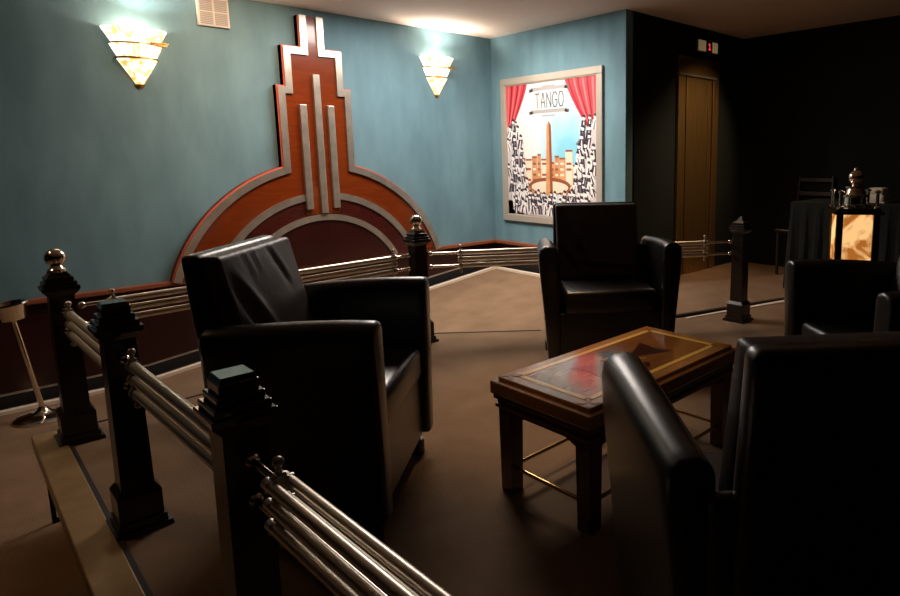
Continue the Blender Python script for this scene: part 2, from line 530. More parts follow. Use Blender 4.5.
# after this rotation local +x points to world -y (picture right), local +y points to world +x (into the wall)
fr = 0.068
mb = MB()
for a in ((-hw, hw, 0, fr), (-hw, hw, PH - fr, PH), (-hw, -hw + fr, fr, PH - fr), (hw - fr, hw, fr, PH - fr)):
    mb.box(a[0], a[1], -0.032, -0.002, a[2], a[3], 0.005)
mb.build('frame', M['frame'], po)
mb = MB()
i = fr - 0.004
for a in ((-hw + i, hw - i, i, i + 0.014), (-hw + i, hw - i, PH - i - 0.014, PH - i), (-hw + i, -hw + i + 0.014, i, PH - i), (hw - i - 0.014, hw - i, i, PH - i)):
    mb.box(a[0], a[1], -0.024, -0.006, a[2], a[3], 0.002)
mb.build('inner_moulding', mat('moulding_shade', (0.36, 0.31, 0.24), 0.5), po)


def sky_print():
    m, nt, b = newmat('printed_sky')
    tc = nt.nodes.new('ShaderNodeTexCoord')
    mp = nt.nodes.new('ShaderNodeMapping')
    mp.inputs['Location'].default_value = (-0.36, 0, -0.80)
    mp.inputs['Scale'].default_value = (1.45, 0.0, 1.1)
    gr = nt.nodes.new('ShaderNodeTexGradient'); gr.gradient_type = 'SPHERICAL'
    n = nt.nodes.new('ShaderNodeTexNoise'); n.inputs['Scale'].default_value = 3.5; n.inputs['Detail'].default_value = 4
    mx = nt.nodes.new('ShaderNodeMath'); mx.operation = 'MULTIPLY_ADD'; mx.inputs[1].default_value = 0.55
    r = nt.nodes.new('ShaderNodeValToRGB')
    e = r.color_ramp.elements
    e[0].position = 0.22; e[0].color = (0.74, 0.73, 0.71, 1)
    e[1].position = 0.95; e[1].color = (0.22, 0.56, 0.72, 1)
    k = r.color_ramp.elements.new(0.5); k.color = (0.52, 0.69, 0.74, 1)
    sub = nt.nodes.new('ShaderNodeMath'); sub.operation = 'SUBTRACT'; sub.inputs[1].default_value = 0.22
    mp2 = nt.nodes.new('ShaderNodeMapping')
    nt.links.new(tc.outputs['Object'], mp.inputs['Vector'])
    mul = mp.inputs
    nt.links.new(mp.outputs['Vector'], gr.inputs['Vector'])
    nt.links.new(tc.outputs['Object'], n.inputs['Vector'])
    nt.links.new(n.outputs['Fac'], mx.inputs[0])
    nt.links.new(gr.outputs['Fac'], mx.inputs[2])
    nt.links.new(mx.outputs[0], sub.inputs[0])
    nt.links.new(sub.outputs[0], r.inputs['Fac'])
    nt.links.new(r.outputs['Color'], b.inputs['Base Color'])
    b.inputs['Roughness'].default_value = 0.5
    return m


MB().box(-hw + fr, hw - fr, -0.012, -0.003, fr, PH - fr).build('poster_print', sky_print(), po)
IX, IZ0, IZ1 = hw - fr, fr + 0.012, PH - fr - 0.012
IX -= 0.012


def flat(polys, y, name, mats):
    mb = MB()
    for pts, mi in polys:
        f = mb.bm.faces.new([mb.bm.verts.new((a, y, b)) for a, b in pts])
        f.material_index = mi
        if f.normal.y > 0: f.normal_flip()
    me = bpy.data.meshes.new(name)
    for f in mb.bm.faces:
        f.normal_update()
        if f.normal.y > 0: f.normal_flip()
    mb.bm.to_mesh(me); mb.bm.free()
    for q in mats: me.materials.append(q)
    o = bpy.data.objects.new(name, me); COL.objects.link(o); o.parent = po
    return o


def disc(cx, cz, rx, rz_, n=10):
    return [(cx + rx * math.cos(2 * PI * k / n), cz + rz_ * math.sin(2 * PI * k / n)) for k in range(n)]


m_red = mat('print_red', (0.50, 0.018, 0.035), 0.5, c2=(0.72, 0.06, 0.085), scale=6, stretch=(3.2, 1, 0.6))
m_dred = mat('print_dark_red', (0.24, 0.008, 0.02), 0.5)
m_lred = mat('print_light_red', (0.80, 0.16, 0.17), 0.5)
for s in (-1, 1):
    # curtain swept to the side: outer edge straight, inner edge curved
    zt, zb = IZ1, IZ1 - (0.50 if s < 0 else 0.56)
    xin = 0.31 if s < 0 else 0.225
    curve = []
    for k in range(15):
        t = k / 14
        curve.append((s * (xin + (IX - 0.035 - xin) * (t ** 1.25)), zt + (zb - zt) * t))
    polys = [(curve + [(s * IX, zb + 0.02), (s * IX, zt)], 0)]
    flat(polys, -0.0130, 'printed_curtain', [m_red])
    folds = []
    for q, mi in ((0.12, 0), (0.3, 1), (0.42, 0), (0.58, 1), (0.72, 0), (0.88, 1)):
        strip = []
        for k in range(15):
            t = k / 14
            xi = xin + (IX - 0.035 - xin) * (t ** 1.25)
            strip.append((s * (xi + (IX - xi) * q), zt + (zb - zt) * t))
        wd = 0.012
        folds.append(([(x - wd * (1 - 0.5 * i_ / 14), z) for i_, (x, z) in enumerate(strip)] + [(x + wd * (1 - 0.5 * (14 - i_) / 14), z) for i_, (x, z) in enumerate(reversed(strip))], mi))
    flat(folds, -0.0134, 'printed_folds', [m_dred, m_lred])

m_sep = mat('print_sepia', (0.50, 0.20, 0.075), 0.5, c2=(0.66, 0.34, 0.16), scale=14)
m_sepd = mat('print_sepia_dark', (0.26, 0.075, 0.03), 0.5)
m_sepl = mat('print_sepia_light', (0.80, 0.66, 0.52), 0.5)
m_wht = mat('print_white', (0.80, 0.76, 0.76), 0.5)
m_blk = mat('print_black', (0.028, 0.020, 0.035), 0.5)
m_gry = mat('print_grey', (0.22, 0.19, 0.21), 0.5)
# city behind the obelisk
city = [([(-0.42, 0.30), (0.42, 0.30), (0.42, 0.56), (-0.42, 0.56)], 0)]
random.seed(3)
x = -0.42
while x < 0.40:
    wd = random.uniform(0.05, 0.10); h = random.uniform(0.58, 0.74)
    if abs(x) < 0.10: h -= 0.05
    city.append(([(x, 0.40), (x + wd, 0.40), (x + wd, h), (x, h)], random.choice((0, 0, 2))))
    city.append(([(x, h - 0.018), (x + wd, h - 0.018), (x + wd, h), (x, h)], 1))
    for k in range(4):
        zz = 0.43 + k * 0.055
        if zz < h - 0.06:
            city.append(([(x + 0.01, zz), (x + wd - 0.014, zz), (x + wd - 0.014, zz + 0.022), (x + 0.01, zz + 0.022)], 1 if random.random() < .55 else 2))
    x += wd + 0.006
flat(city[:1], -0.0130, 'printed_ground', [m_sep])
ob = flat([(p, mi) for p, mi in city[1:]], -0.0134, 'printed_city', [m_sep, m_sepd, m_sepl])
for v in ob.data.vertices: v.co.y = -0.0134 - 0.00001 * (v.index // 4)
flat([(disc(0.0, 0.385, 0.30, 0.085, 24), 1), ], -0.0150, 'printed_plaza_ring', [m_sep, m_sepd])
flat([(disc(0.0, 0.372, 0.265, 0.062, 24), 0)], -0.0153, 'printed_plaza', [m_sepl])
flat([([(-0.050, 0.29), (0.050, 0.29), (0.030, 0.985), (0.0, 1.025), (-0.030, 0.985)], 0), ], -0.0157, 'printed_obelisk', [m_sep])
flat([([(0.012, 0.29), (0.050, 0.29), (0.030, 0.985), (0.0, 1.025)], 0)], -0.0160, 'printed_obelisk_shade', [m_sepd])
# the crowd along both sides and the bottom, in black and white
random.seed(11)
crowd = []


def figure(cx, cz, s):
    sk = random.random()
    body, legs = (1, 0) if random.random() < .62 else (0, 1)
    lean = random.uniform(-.5, .5) * s
    crowd.append(([(cx - .55 * s, cz), (cx + .55 * s, cz), (cx + .5 * s + lean, cz + 1.7 * s), (cx - .5 * s + lean, cz + 1.7 * s)], body))
    crowd.append(([(cx - .12 * s, cz), (cx + .30 * s, cz), (cx + .10 * s + lean, cz + 1.5 * s), (cx - .10 * s + lean, cz + 1.5 * s)], legs if random.random() < .5 else 2))
    if random.random() < .7:
        d = random.choice((-1, 1))
        crowd.append(([(cx + d * .3 * s + lean, cz + 1.55 * s), (cx + d * 1.05 * s, cz + .8 * s), (cx + d * 1.15 * s, cz + 1.0 * s), (cx + d * .5 * s + lean, cz + 1.7 * s)], random.choice((0, 1, 2))))
    crowd.append((disc(cx + lean, cz + 2.10 * s, .36 * s, .46 * s, 9), 0))
    crowd.append(([(cx + lean + .40 * s * math.cos(a), cz + 2.16 * s + .50 * s * math.sin(a)) for a in [PI * k / 6 - .2 for k in range(7)]], 1))


cells = []
zz = IZ0 + 0.84
while zz > IZ0 - 0.01:
    t = (zz - IZ0)
    half = 0.13 + 0.17 * max(0, 1 - t / 0.80)
    n = 3 if t > 0.5 else 4 if t > .25 else 5
    for s in (-1, 1):
        for k in range(n):
            cells.append((s * (IX - 0.03 - half * k / (n - 1) * 1.0 + random.uniform(-.012, .012)), zz + random.uniform(-.02, .02)))
    zz -= 0.088
for row in range(3):
    for k in range(15):
        cells.append((-0.50 + k * 0.072 + random.uniform(-.015, .015), IZ0 + 0.115 - row * 0.055 + random.uniform(-.01, .01)))
for cx, cz in cells:
    if abs(cx) < IX - 0.035 and IZ0 - 0.01 < cz:
        figure(cx, max(cz, IZ0), random.uniform(.046, .062))
bgc = []
for s in (-1, 1):
    bgc.append(([(s * IX, IZ0), (s * (IX - 0.32), IZ0), (s * (IX - 0.26), IZ0 + 0.35), (s * (IX - 0.17), IZ0 + 0.72), (s * (IX - 0.08), IZ0 + 0.93), (s * IX, IZ0 + 0.90)], 2))
bgc.append(([(-IX, IZ0), (IX, IZ0), (IX, IZ0 + 0.14), (-IX, IZ0 + 0.14)], 2))
flat(bgc, -0.0163, 'printed_crowd_ground', [m_wht, m_blk, mat('print_pale_grey', (0.55, 0.52, 0.54), 0.5)])
mb = MB(); yy = -0.0166
for pts, mi in crowd:
    pts = [(min(max(a, -IX), IX), max(b, IZ0)) for a, b in pts]
    f = mb.bm.faces.new([mb.bm.verts.new((a, yy, b)) for a, b in pts]); f.material_index = mi
    f.normal_update()
    if f.normal.y > 0: f.normal_flip()
    yy -= 0.000006
me = bpy.data.meshes.new('printed_crowd'); mb.bm.to_mesh(me); mb.bm.free()
for q in (m_wht, m_blk, m_gry): me.materials.append(q)
o = bpy.data.objects.new('printed_crowd', me); COL.objects.link(o); o.parent = po
# title block: TANGO between two ribbons
tz = 1.160


def strokes(letters, x0, z0, h, wd, gap, th):
    out = []
    for ch in letters:
        L = {'T': [((0, 1), (1, 1)), ((.5, 0), (.5, 1))],
             'A': [((0, 0), (.42, 1)), ((.42, 1), (.58, 1)), ((.58, 1), (1, 0)), ((.2, .36), (.8, .36))],
             'N': [((0, 0), (0, 1)), ((0, 1), (1, 0)), ((1, 0), (1, 1))],
             'G': [((1, .82), (.75, 1)), ((.75, 1), (.25, 1)), ((.25, 1), (0, .75)), ((0, .75), (0, .25)), ((0, .25), (.25, 0)), ((.25, 0), (.75, 0)), ((.75, 0), (1, .2)), ((1, .2), (1, .48)), ((1, .48), (.6, .48))],
             'O': [((.25, 0), (.75, 0)), ((.75, 0), (1, .25)), ((1, .25), (1, .75)), ((1, .75), (.75, 1)), ((.75, 1), (.25, 1)), ((.25, 1), (0, .75)), ((0, .75), (0, .25)), ((0, .25), (.25, 0))]}[ch]
        for a, b in L:
            a = Vector((x0 + a[0] * wd, z0 + a[1] * h)); b = Vector((x0 + b[0] * wd, z0 + b[1] * h))
            d = (b - a).normalized(); n = Vector((-d.y, d.x)) * th / 2; a = a - d * th / 2; b = b + d * th / 2
            out.append(([tuple(a + n), tuple(b + n), tuple(b - n), tuple(a - n)], 0))
        x0 += wd + gap
    return out


m_ink = mat('print_ink', (0.12, 0.10, 0.11), 0.5)
flat(strokes('TANGO', -0.190, tz, 0.135, 0.058, 0.026, 0.0125), -0.0136, 'title_lettering', [m_ink])
rib = []
for z0, up_ in ((tz + 0.165, 1), (tz - 0.055, -1)):
    rib.append(([(-0.255, z0), (0.255, z0), (0.255, z0 + 0.034), (-0.255, z0 + 0.034)], 0))
    rib.append(([(-0.275, z0 - 0.012), (-0.215, z0), (-0.235, z0 + 0.026), (-0.285, z0 + 0.02)], 1))
    rib.append(([(0.275, z0 - 0.012), (0.215, z0), (0.235, z0 + 0.026), (0.285, z0 + 0.02)], 1))
    rib.append(([(-0.09, z0 + 0.034 * up_), (0.09, z0 + 0.034 * up_), (0.09, z0 + 0.014 + 0.034 * up_), (-0.09, z0 + 0.014 + 0.034 * up_)], 0))
flat(rib, -0.0136, 'title_ribbon', [mat('print_ribbon', (0.36, 0.34, 0.35), 0.5), m_ink])

# ------------------------------------------------------------------ lift door and its indicator
d0, d1 = 5.145, 5.875
dz = 2.150
dr = struct(empty('door_1', ((d0 + d1) / 2, EY, 0)))
hw_ = (d1 - d0) / 2
MB().box(-hw_, hw_, -0.030, 0.0, 1.985, dz, 0.004).build('header', M['elevator'], dr)
MB().box(-hw_ - 0.01, hw_ - 0.06, -0.045, 0.0, 1.965, 1.987, 0.003).build('header_lip', M['chrome'], dr)
for s, wd in ((-1, 0.115), (1, 0.105)):
    x0, x1 = sorted((s * hw_, s * (hw_ - wd)))
    MB().box(x0, x1, -0.030, 0.0, 0.0, 1.985, 0.004).build('jamb', M['elevator'], dr)
MB().box(-hw_ + 0.15, hw_ - 0.19, -0.020, 0.0, 0.0, 1.965, 0.003).build('door_panel', M['elevator'], dr)
MB().box(hw_ - 0.175, hw_ - 0.115, -0.016, 0.0, 0.0, 1.965, 0.003).build('door_panel', M['elevator'], dr)
MB().box(-hw_ + 0.11, hw_ - 0.10, -0.008, 0.0, 0.0, 1.965).build('door_gap', M['black'], dr)

sg = tag(empty('floor_indicator', (5.645, EY, 2.222)), 'small lit floor indicator with red numeral above the lift door', 'indicator sign')
MB().box(-0.185, 0.185, -0.03, 0.0, 0.0, 0.115, 0.006).build('housing', M['sign_body'], sg)
MB().box(-0.178, -0.045, -0.034, -0.028, 0.008, 0.108).build('lit_panel', M['sign_light'], sg)
MB().box(0.075, 0.178, -0.034, -0.028, 0.008, 0.108).build('lit_panel', M['sign_light'], sg)
MB().box(-0.04, 0.07, -0.036, -0.028, 0.010, 0.106).build('display_window', M['sign_black'], sg)
MB().box(0.010, 0.026, -0.039, -0.035, 0.026, 0.090).box(-0.004, 0.012, -0.039, -0.035, 0.072, 0.084).box(-0.004, 0.040, -0.039, -0.035, 0.024, 0.034).build('numeral', M['sign_red'], sg)


# ------------------------------------------------------------------ railing posts
def make_post(x, y, cap, label):
    p = tag(empty('railing_post', (x, y, 0.0)), label, 'post', 'dark posts of the lounge railing')
    b = MB()
    b.frustum(0, 0, 0.0, 0.016, 0.082, 0.079)
    b.frustum(0, 0, 0.016, 0.040, 0.069, 0.067)
    b.box(-0.062, 0.062, -0.062, 0.062, 0.040, 0.128, 0.004)
    b.frustum(0, 0, 0.128, 0.148, 0.062, 0.048)
    b.build('plinth', M['post'], p)
    MB().frustum(0, 0, 0.143, 0.655, 0.046, 0.042).build('shaft', M['post'], p)
    c = MB()
    c.frustum(0, 0, 0.645, 0.668, 0.044, 0.062)
    c.box(-0.064, 0.064, -0.064, 0.064, 0.668, 0.686, 0.003)
    c.box(-0.056, 0.056, -0.056, 0.056, 0.686, 0.704, 0.003)
    c.box(-0.047, 0.047, -0.047, 0.047, 0.704, 0.724, 0.003)
    if cap == 'ball':
        c.frustum(0, 0, 0.724, 0.745, 0.040, 0.028)
    elif cap == 'flat':
        c.box(-0.039, 0.039, -0.039, 0.039, 0.724, 0.750, 0.003)
        c.frustum(0, 0, 0.750, 0.762, 0.036, 0.032)
    else:
        c.frustum(0, 0, 0.724, 0.732, 0.046, 0.030)
        c.frustum(0, 0, 0.732, 0.765, 0.026, 0.006)
    c.build('cap', M['post'] if cap != 'flat' else M['cap_gloss'], p)
    if cap == 'ball':
        f = MB()
        f.lathe([(0.0, 0.74), (0.032, 0.742), (0.034, 0.752), (0.024, 0.760), (0.018, 0.775)], seg=20)
        f.ball((0, 0, 0.803), 0.038)
        f.build('ball_finial', M['bright_chrome'], p, smooth=True)
    return p


M['cap_gloss'] = mat('glossy_dark_cap', (0.035, 0.026, 0.020), 0.14, coat=1.0)
P1, P2, P3, P4, P5, P0 = (0.338, 3.331), (0.366, 2.370), (0.400, 1.375), (2.165, 3.465), (4.052, 2.201), (0.43, 0.40)
make_post(*P1, 'ball', 'dark square post with chrome ball finial at the platform corner by ashtray stand')
make_post(*P2, 'flat', 'dark square post with stepped flat cap standing beside the bronze platform edge')
make_post(*P3, 'flat', 'nearest dark post, stepped cap catching light, in front of left armchair')
make_post(*P4, 'ball', 'dark square post with chrome ball finial behind left armchair, before ornament')
make_post(*P5, 'peak', 'dark square post with small pointed cap by the pale step near lift')


# ------------------------------------------------------------------ railings
def railing(a, b, label, ba=0.16, bb=0.16, twin=False, r=0.015, EN=0.062):
    a, b = Vector((*a, 0)), Vector((*b, 0))
    d = (b - a).normalized()
    L = (b - a).length
    t = tag(empty('handrail', a, math.atan2(d.y, d.x)), label, 'railing', 'triple bar chrome railings between the posts')
    zs = (0.500, 0.543, 0.586)
    x0, x1 = EN + ba, L - EN - bb
    for z in zs:
        for s in ((-1, 1) if twin else (0,)):
            MB().tube((x0 - 0.02, s * 0.017, z), (x1 + 0.02, s * 0.017, z), r).build('bar', M['rail_chrome'], t, smooth=True)
    for x, e in ((x0, EN), (x1, L - EN)):
        k = MB()
        k.box(x - 0.007, x + 0.007, -0.012, 0.012, 0.478, 0.608, 0.003)
        for z in zs: k.tube((x - 0.010, 0, z), (x + 0.010, 0, z), 0.019)
        if twin:
            for z in zs: k.box(x - 0.006, x + 0.006, -0.028, 0.028, z - 0.012, z + 0.012, 0.003)
        k.tube((x, 0, 0.608), (x, 0, 0.622), 0.006).ball((x, 0, 0.630), 0.011)
        k.tube((x, 0, 0.478), (x, 0, 0.466), 0.006).ball((x, 0, 0.460), 0.010)
        br = k.build('bracket', M['chrome'], t, smooth=True)
        for z in (zs[0], zs[2]):
            q = MB().tube((x, 0, z), (e, 0, z), 0.0085)
            q.ball((e + (0.006 if e < x else -0.006), 0, z), 0.015)
            q.build('bracket_arm', M['bright_chrome'], br, smooth=True)
    return t


railing(P1, P2, 'chrome three bar railing between corner ball post and the next post', 0.10, 0.07)
railing(P2, P3, 'chrome three bar railing running to the nearest stepped cap post', 0.10, 0.05)
railing(P3, P0, 'nearest chrome railing, running from the nearest post out of the bottom edge', 0.14, 0.10, twin=True, r=0.0115)
railing(P1, P4, 'long chrome railing along the ornament wall behind the left armchair', 0.12, 0.12)
railing(P4, P5, 'chrome railing passing behind the armchair that sits before the poster', 0.20, 0.20, EN=0.076)


# ------------------------------------------------------------------ club armchairs
def make_chair():
    t = empty('club_armchair')
    for s in (1, -1):
        mb = MB()
        rings = []
        N = 12
        for i_ in range(N + 1):
            u = i_ / N
            xx = -0.255 + 0.555 * u
            yo = 0.366 + 0.030 * u ** 0.8
            zt = 0.668 + 0.022 * math.sin(u * PI * 0.62)
            th = 0.085 + 0.018 * u
            ring = [(yo - 0.045, 0.085), (yo - 0.028, 0.30), (yo - 0.004, 0.55), (yo, zt - 0.05), (yo - 0.006, zt - 0.022), (yo - th * 0.28, zt - 0.004), (yo - th * 0.6, zt), (yo - th * 0.9, zt - 0.008), (yo - th, zt - 0.03), (yo - th - 0.006, 0.50), (yo - th - 0.012, 0.30), (yo - th - 0.012, 0.085)]
            rings.append([mb.bm.verts.new((xx, s * y_, z_)) for y_, z_ in ring])
        for A, B in zip(rings, rings[1:]):
            for k in range(len(A)):
                j = (k + 1) % len(A)
                mb.bm.faces.new((A[k], A[j], B[j], B[k]))
        mb.bm.faces.new(rings[0]); mb.bm.faces.new(rings[-1][::-1])
        a = mb.build('arm', M['leather'], t, smooth=False)
        bv = a.modifiers.new('soft_edges', 'BEVEL'); bv.width = 0.016; bv.segments = 3; bv.limit_method = 'ANGLE'; bv.angle_limit = math.radians(50)
        for p in a.data.polygons: p.use_smooth = True
    # leaning back with a rolled top edge
    def slab(y_half_b, y_half_t, z0, z1, xf0, xf1, th, name, m, nz=10, ny=10, puff=0.0, crease=None, bev=0.018):
        mb = MB()
        F, B = [], []
        for i_ in range(nz + 1):
            u = i_ / nz
            z = z0 + (z1 - z0) * u
            yh = y_half_b + (y_half_t - y_half_b) * u
            xf = xf0 + (xf1 - xf0) * u
            fr_, bk_ = [], []
            for k in range(ny + 1):
                v = -1 + 2 * k / ny
                bul = puff * (1 - v * v) * (1 - (2 * u - 1) ** 2)
                cr = crease(v, u) if crease else 0.0
                fr_.append(mb.bm.verts.new((xf + bul + cr, v * yh, z)))
                bk_.append(mb.bm.verts.new((xf - th, v * yh, z)))
            F.append(fr_); B.append(bk_)
        for i_ in range(nz):
            for k in range(ny):
                mb.bm.faces.new((F[i_][k], F[i_][k + 1], F[i_ + 1][k + 1], F[i_ + 1][k]))
                mb.bm.faces.new((B[i_][k], B[i_ + 1][k], B[i_ + 1][k + 1], B[i_][k + 1]))
            mb.bm.faces.new((F[i_][0], F[i_ + 1][0], B[i_ + 1][0], B[i_][0]))
            mb.bm.faces.new((F[i_][ny], B[i_][ny], B[i_ + 1][ny], F[i_ + 1][ny]))
        for k in range(ny):
            mb.bm.faces.new((F[nz][k], F[nz][k + 1], B[nz][k + 1], B[nz][k]))
            mb.bm.faces.new((F[0][k], B[0][k], B[0][k + 1], F[0][k + 1]))
        o_ = mb.build(name, m, t)
        bv_ = o_.modifiers.new('soft_edges', 'BEVEL'); bv_.width = bev; bv_.segments = 3; bv_.limit_method = 'ANGLE'; bv_.angle_limit = math.radians(50)
        for p in o_.data.polygons: p.use_smooth = True
        return o_
    slab(0.270, 0.262, 0.085, 0.865, -0.205, -0.290, 0.062, 'backrest', M['leather'])
    slab(0.300, 0.305, 0.085, 0.620, -0.228, -0.250, 0.042, 'back_shell', M['leather'])
    def crease(v, u):
        c = 0.0
        for (v0, u0, ang, wd, dep, ln) in ((-0.55, 0.45, 1.05, 0.085, 0.022, 0.60), (-0.78, 0.30, 0.95, 0.07, 0.016, 0.4), (0.35, 0.80, 1.10, 0.06, 0.007, 0.30), (0.10, 0.15, 0.10, 0.06, 0.020, 0.75), (-0.45, 0.90, 1.4, 0.05, 0.003, 0.16), (-0.25, 0.91, 1.5, 0.05, 0.003, 0.16)):
            dv, du = v - v0, (u - u0) * 1.6
            al = dv * math.cos(ang) * -1 + du * math.sin(ang)
            ac = dv * math.sin(ang) + du * math.cos(ang)
            c -= dep * math.exp(-(ac / wd) ** 2) * math.exp(-(al / ln) ** 4)
            c += 0.6 * dep * math.exp(-((ac - 1.6 * wd) / wd) ** 2) * math.exp(-(al / ln) ** 4)
        return c
    slab(0.250, 0.252, 0.440, 0.858, -0.120, -0.232, 0.065, 'back_cushion', M['cushion_leather'], 30, 34, 0.022, crease, 0.022)
    MB().box(-0.22, 0.282, -0.262, 0.262, 0.315, 0.445, 0.032, 4).build('seat_cushion', M['leather'], t, smooth=True)
    MB().box(0.235, 0.268, -0.29, 0.29, 0.088, 0.325, 0.006).build('front_panel', M['leather'], t)
    for sx, sy in ((1, 1), (1, -1), (-1, 1), (-1, -1)):
        q = MB().tube((sx * 0.235, sy * 0.30, 0.0), (sx * 0.235, sy * 0.30, 0.055), 0.030)
        q.tube((sx * 0.235, sy * 0.30, 0.050), (sx * 0.235, sy * 0.30, 0.092), 0.014)
        q.build('caster', M['rubber'], t, smooth=True)
    return t


ch = make_chair()
ch.scale = (0.94, 1.0, 1.06)
spots = [((0.918, 2.072), -45, 'black leather club armchair left of the table, crumpled back cushion facing the table'),
         ((2.72, 2.36), -129, 'black leather club armchair facing us in front of the framed poster'),
         ((2.68, 0.765), 141, 'black leather club armchair at the right edge below the glowing lantern'),
         ((1.222, 0.492), 50, 'largest and nearest black leather club armchair, seen from behind beside the table')]
for i_, ((x, y), a, lab) in enumerate(spots):
    c = ch if i_ == 0 else copy_tree(ch)
    c.location = (x, y, 0)
    c.rotation_euler = (0, 0, math.radians(a))
    tag(c, lab, 'armchair', 'club armchairs round the coffee table')

# ------------------------------------------------------------------ inlaid coffee table
TX0, TX1, TY0, TY1, TZ = 0.0, 0.930, 0.0, 0.478, 0.43
tb = tag(empty('coffee_table', (1.324, 1.200, 0), math.radians(0.8)), 'honey wooden coffee table with inlaid star top and thin brass stretchers', 'table')
MB().box(TX0, TX1, TY0, TY1, TZ - 0.062, TZ - 0.014, 0.006).build('tabletop', M['table_wood'], tb)
MB().box(TX0 + 0.022, TX1 - 0.022, TY0 + 0.022, TY1 - 0.022, TZ - 0.014, TZ, 0.003).build('top_panel', M['table_wood'], tb)
MB().box(TX0 + 0.075, TX1 - 0.075, TY0 + 0.075, TY1 - 0.075, TZ, TZ + 0.0008).build('inlay_field', M['inlay_field'], tb)
mb = MB()
i, wd = 0.066, 0.021
for a in ((TX0 + i, TX1 - i, TY0 + i, TY0 + i + wd), (TX0 + i, TX1 - i, TY1 - i - wd, TY1 - i), (TX0 + i, TX0 + i + wd, TY0 + i, TY1 - i), (TX1 - i - wd, TX1 - i, TY0 + i, TY1 - i)):
    mb.box(*a, TZ + 0.0004, TZ + 0.0014)
mb.build('inlay_border', M['inlay_yellow'], tb)
mb = MB()
for cx in (TX0 + 0.055, TX1 - 0.055):
    for cy in (TY0 + 0.055, TY1 - 0.055):
        mb = MB()
        for k in range(4):
            a = PI / 4 + k * PI / 2
            d_ = Vector((math.cos(a), math.sin(a))); n_ = Vector((-d_.y, d_.x))
            c_ = Vector((cx, cy))
            q = [c_, c_ + d_ * 0.020 + n_ * 0.009, c_ + d_ * 0.040, c_ + d_ * 0.020 - n_ * 0.009]
            mb.prism([(p.x, p.y) for p in q], TZ + 0.0014, TZ + 0.0020, 'z')
        mb.build('corner_inlay', M['inlay_orange'], tb)
cx, cy = (TX0 + TX1) / 2, (TY0 + TY1) / 2


def petals(ang0, n, ln, wd, z, aspect=1.0):
    mb = MB()
    for k in range(n):
        a = ang0 + 2 * PI * k / n
        q = [(0, 0), (ln * 0.45, wd), (ln, 0), (ln * 0.45, -wd)]
        mb.prism([(cx + (u * math.cos(a) - v * math.sin(a)) * aspect, cy + u * math.sin(a) + v * math.cos(a)) for u, v in q], z, z + 0.0006, 'z')
    return mb


petals(PI / 4, 4, 0.085, 0.022, TZ + 0.0010, 1.2).build('star_inlay', M['inlay_orange'], tb)
mb = MB()
for s in (1, -1):
    mb.prism([(cx + s * 0.030, cy + 0.004), (cx + s * 0.215, cy + 0.080), (cx + s * 0.195, cy), (cx + s * 0.215, cy - 0.080), (cx + s * 0.030, cy - 0.004)], TZ + 0.0010, TZ + 0.0017, 'z')
    mb.prism([(cx, cy + s * 0.02), (cx + 0.034, cy + s * 0.10), (cx, cy + s * 0.125), (cx - 0.034, cy + s * 0.10)], TZ + 0.0010, TZ + 0.0017, 'z')
mb.build('bowtie_inlay', M['inlay_dark'], tb)
mb = MB()
for i, z0, z1 in ((0.008, TZ - 0.080, TZ - 0.062), (0.018, TZ - 0.098, TZ - 0.080), (0.012, TZ - 0.112, TZ - 0.098)):
    mb.box(TX0 + i, TX1 - i, TY0 + i, TY1 - i, z0, z1, 0.004)
mb.build('moulding', M['table_dark'], tb)
mb = MB()
i, th = 0.034, 0.020
for y0 in (TY0 + i, TY1 - i - th):
    n = 12
    top_, lo = TZ - 0.11, []
    for k in range(n + 1):
        u = k / n
        e = min(u, 1 - u)
        lo.append((TX0 + i + 0.06 + (TX1 - TX0 - 2 * i - 0.12) * u, TZ - 0.150 + 0.018 * min(1, e / 0.12)))
    mb.prism([(TX0 + i, top_), (TX0 + i, TZ - 0.155)] + lo + [(TX1 - i, TZ - 0.155), (TX1 - i, top_)], y0, y0 + th, 'y')
for x0 in (TX0 + i, TX1 - i - th):
    lo = []
    for k in range(n + 1):
        u = k / n
        e = min(u, 1 - u)
        lo.append((TY0 + i + 0.06 + (TY1 - TY0 - 2 * i - 0.12) * u, TZ - 0.150 + 0.018 * min(1, e / 0.15)))
    mb.prism([(TY0 + i, top_), (TY0 + i, TZ - 0.155)] + lo + [(TY1 - i, TZ - 0.155), (TY1 - i, top_)], x0, x0 + th, 'x')
mb.build('apron', M['table_dark'], tb)
lg = []
for lx in (TX0 + 0.052, TX1 - 0.052):
    for ly in (TY0 + 0.052, TY1 - 0.052):
        q = MB().frustum(lx, ly, 0.0, 0.282, 0.027, 0.030)
        q.box(lx - 0.031, lx + 0.031, ly - 0.031, ly + 0.031, 0.28, TZ - 0.11, 0.003)
        q.build('leg', M['table_dark'], tb)
x0, x1, y0, y1, z = TX0 + 0.052, TX1 - 0.052, TY0 + 0.052, TY1 - 0.052, 0.088
for a, b in (((x0, y0, z), (x1, y0, z)), ((x0, y1, z), (x1, y1, z)), ((x0, y0, z), (x0, y1, z)), ((x1, y0, z), (x1, y1, z))):
    MB().tube(a, b, 0.0075).build('stretcher', M['brass'], tb, smooth=True)

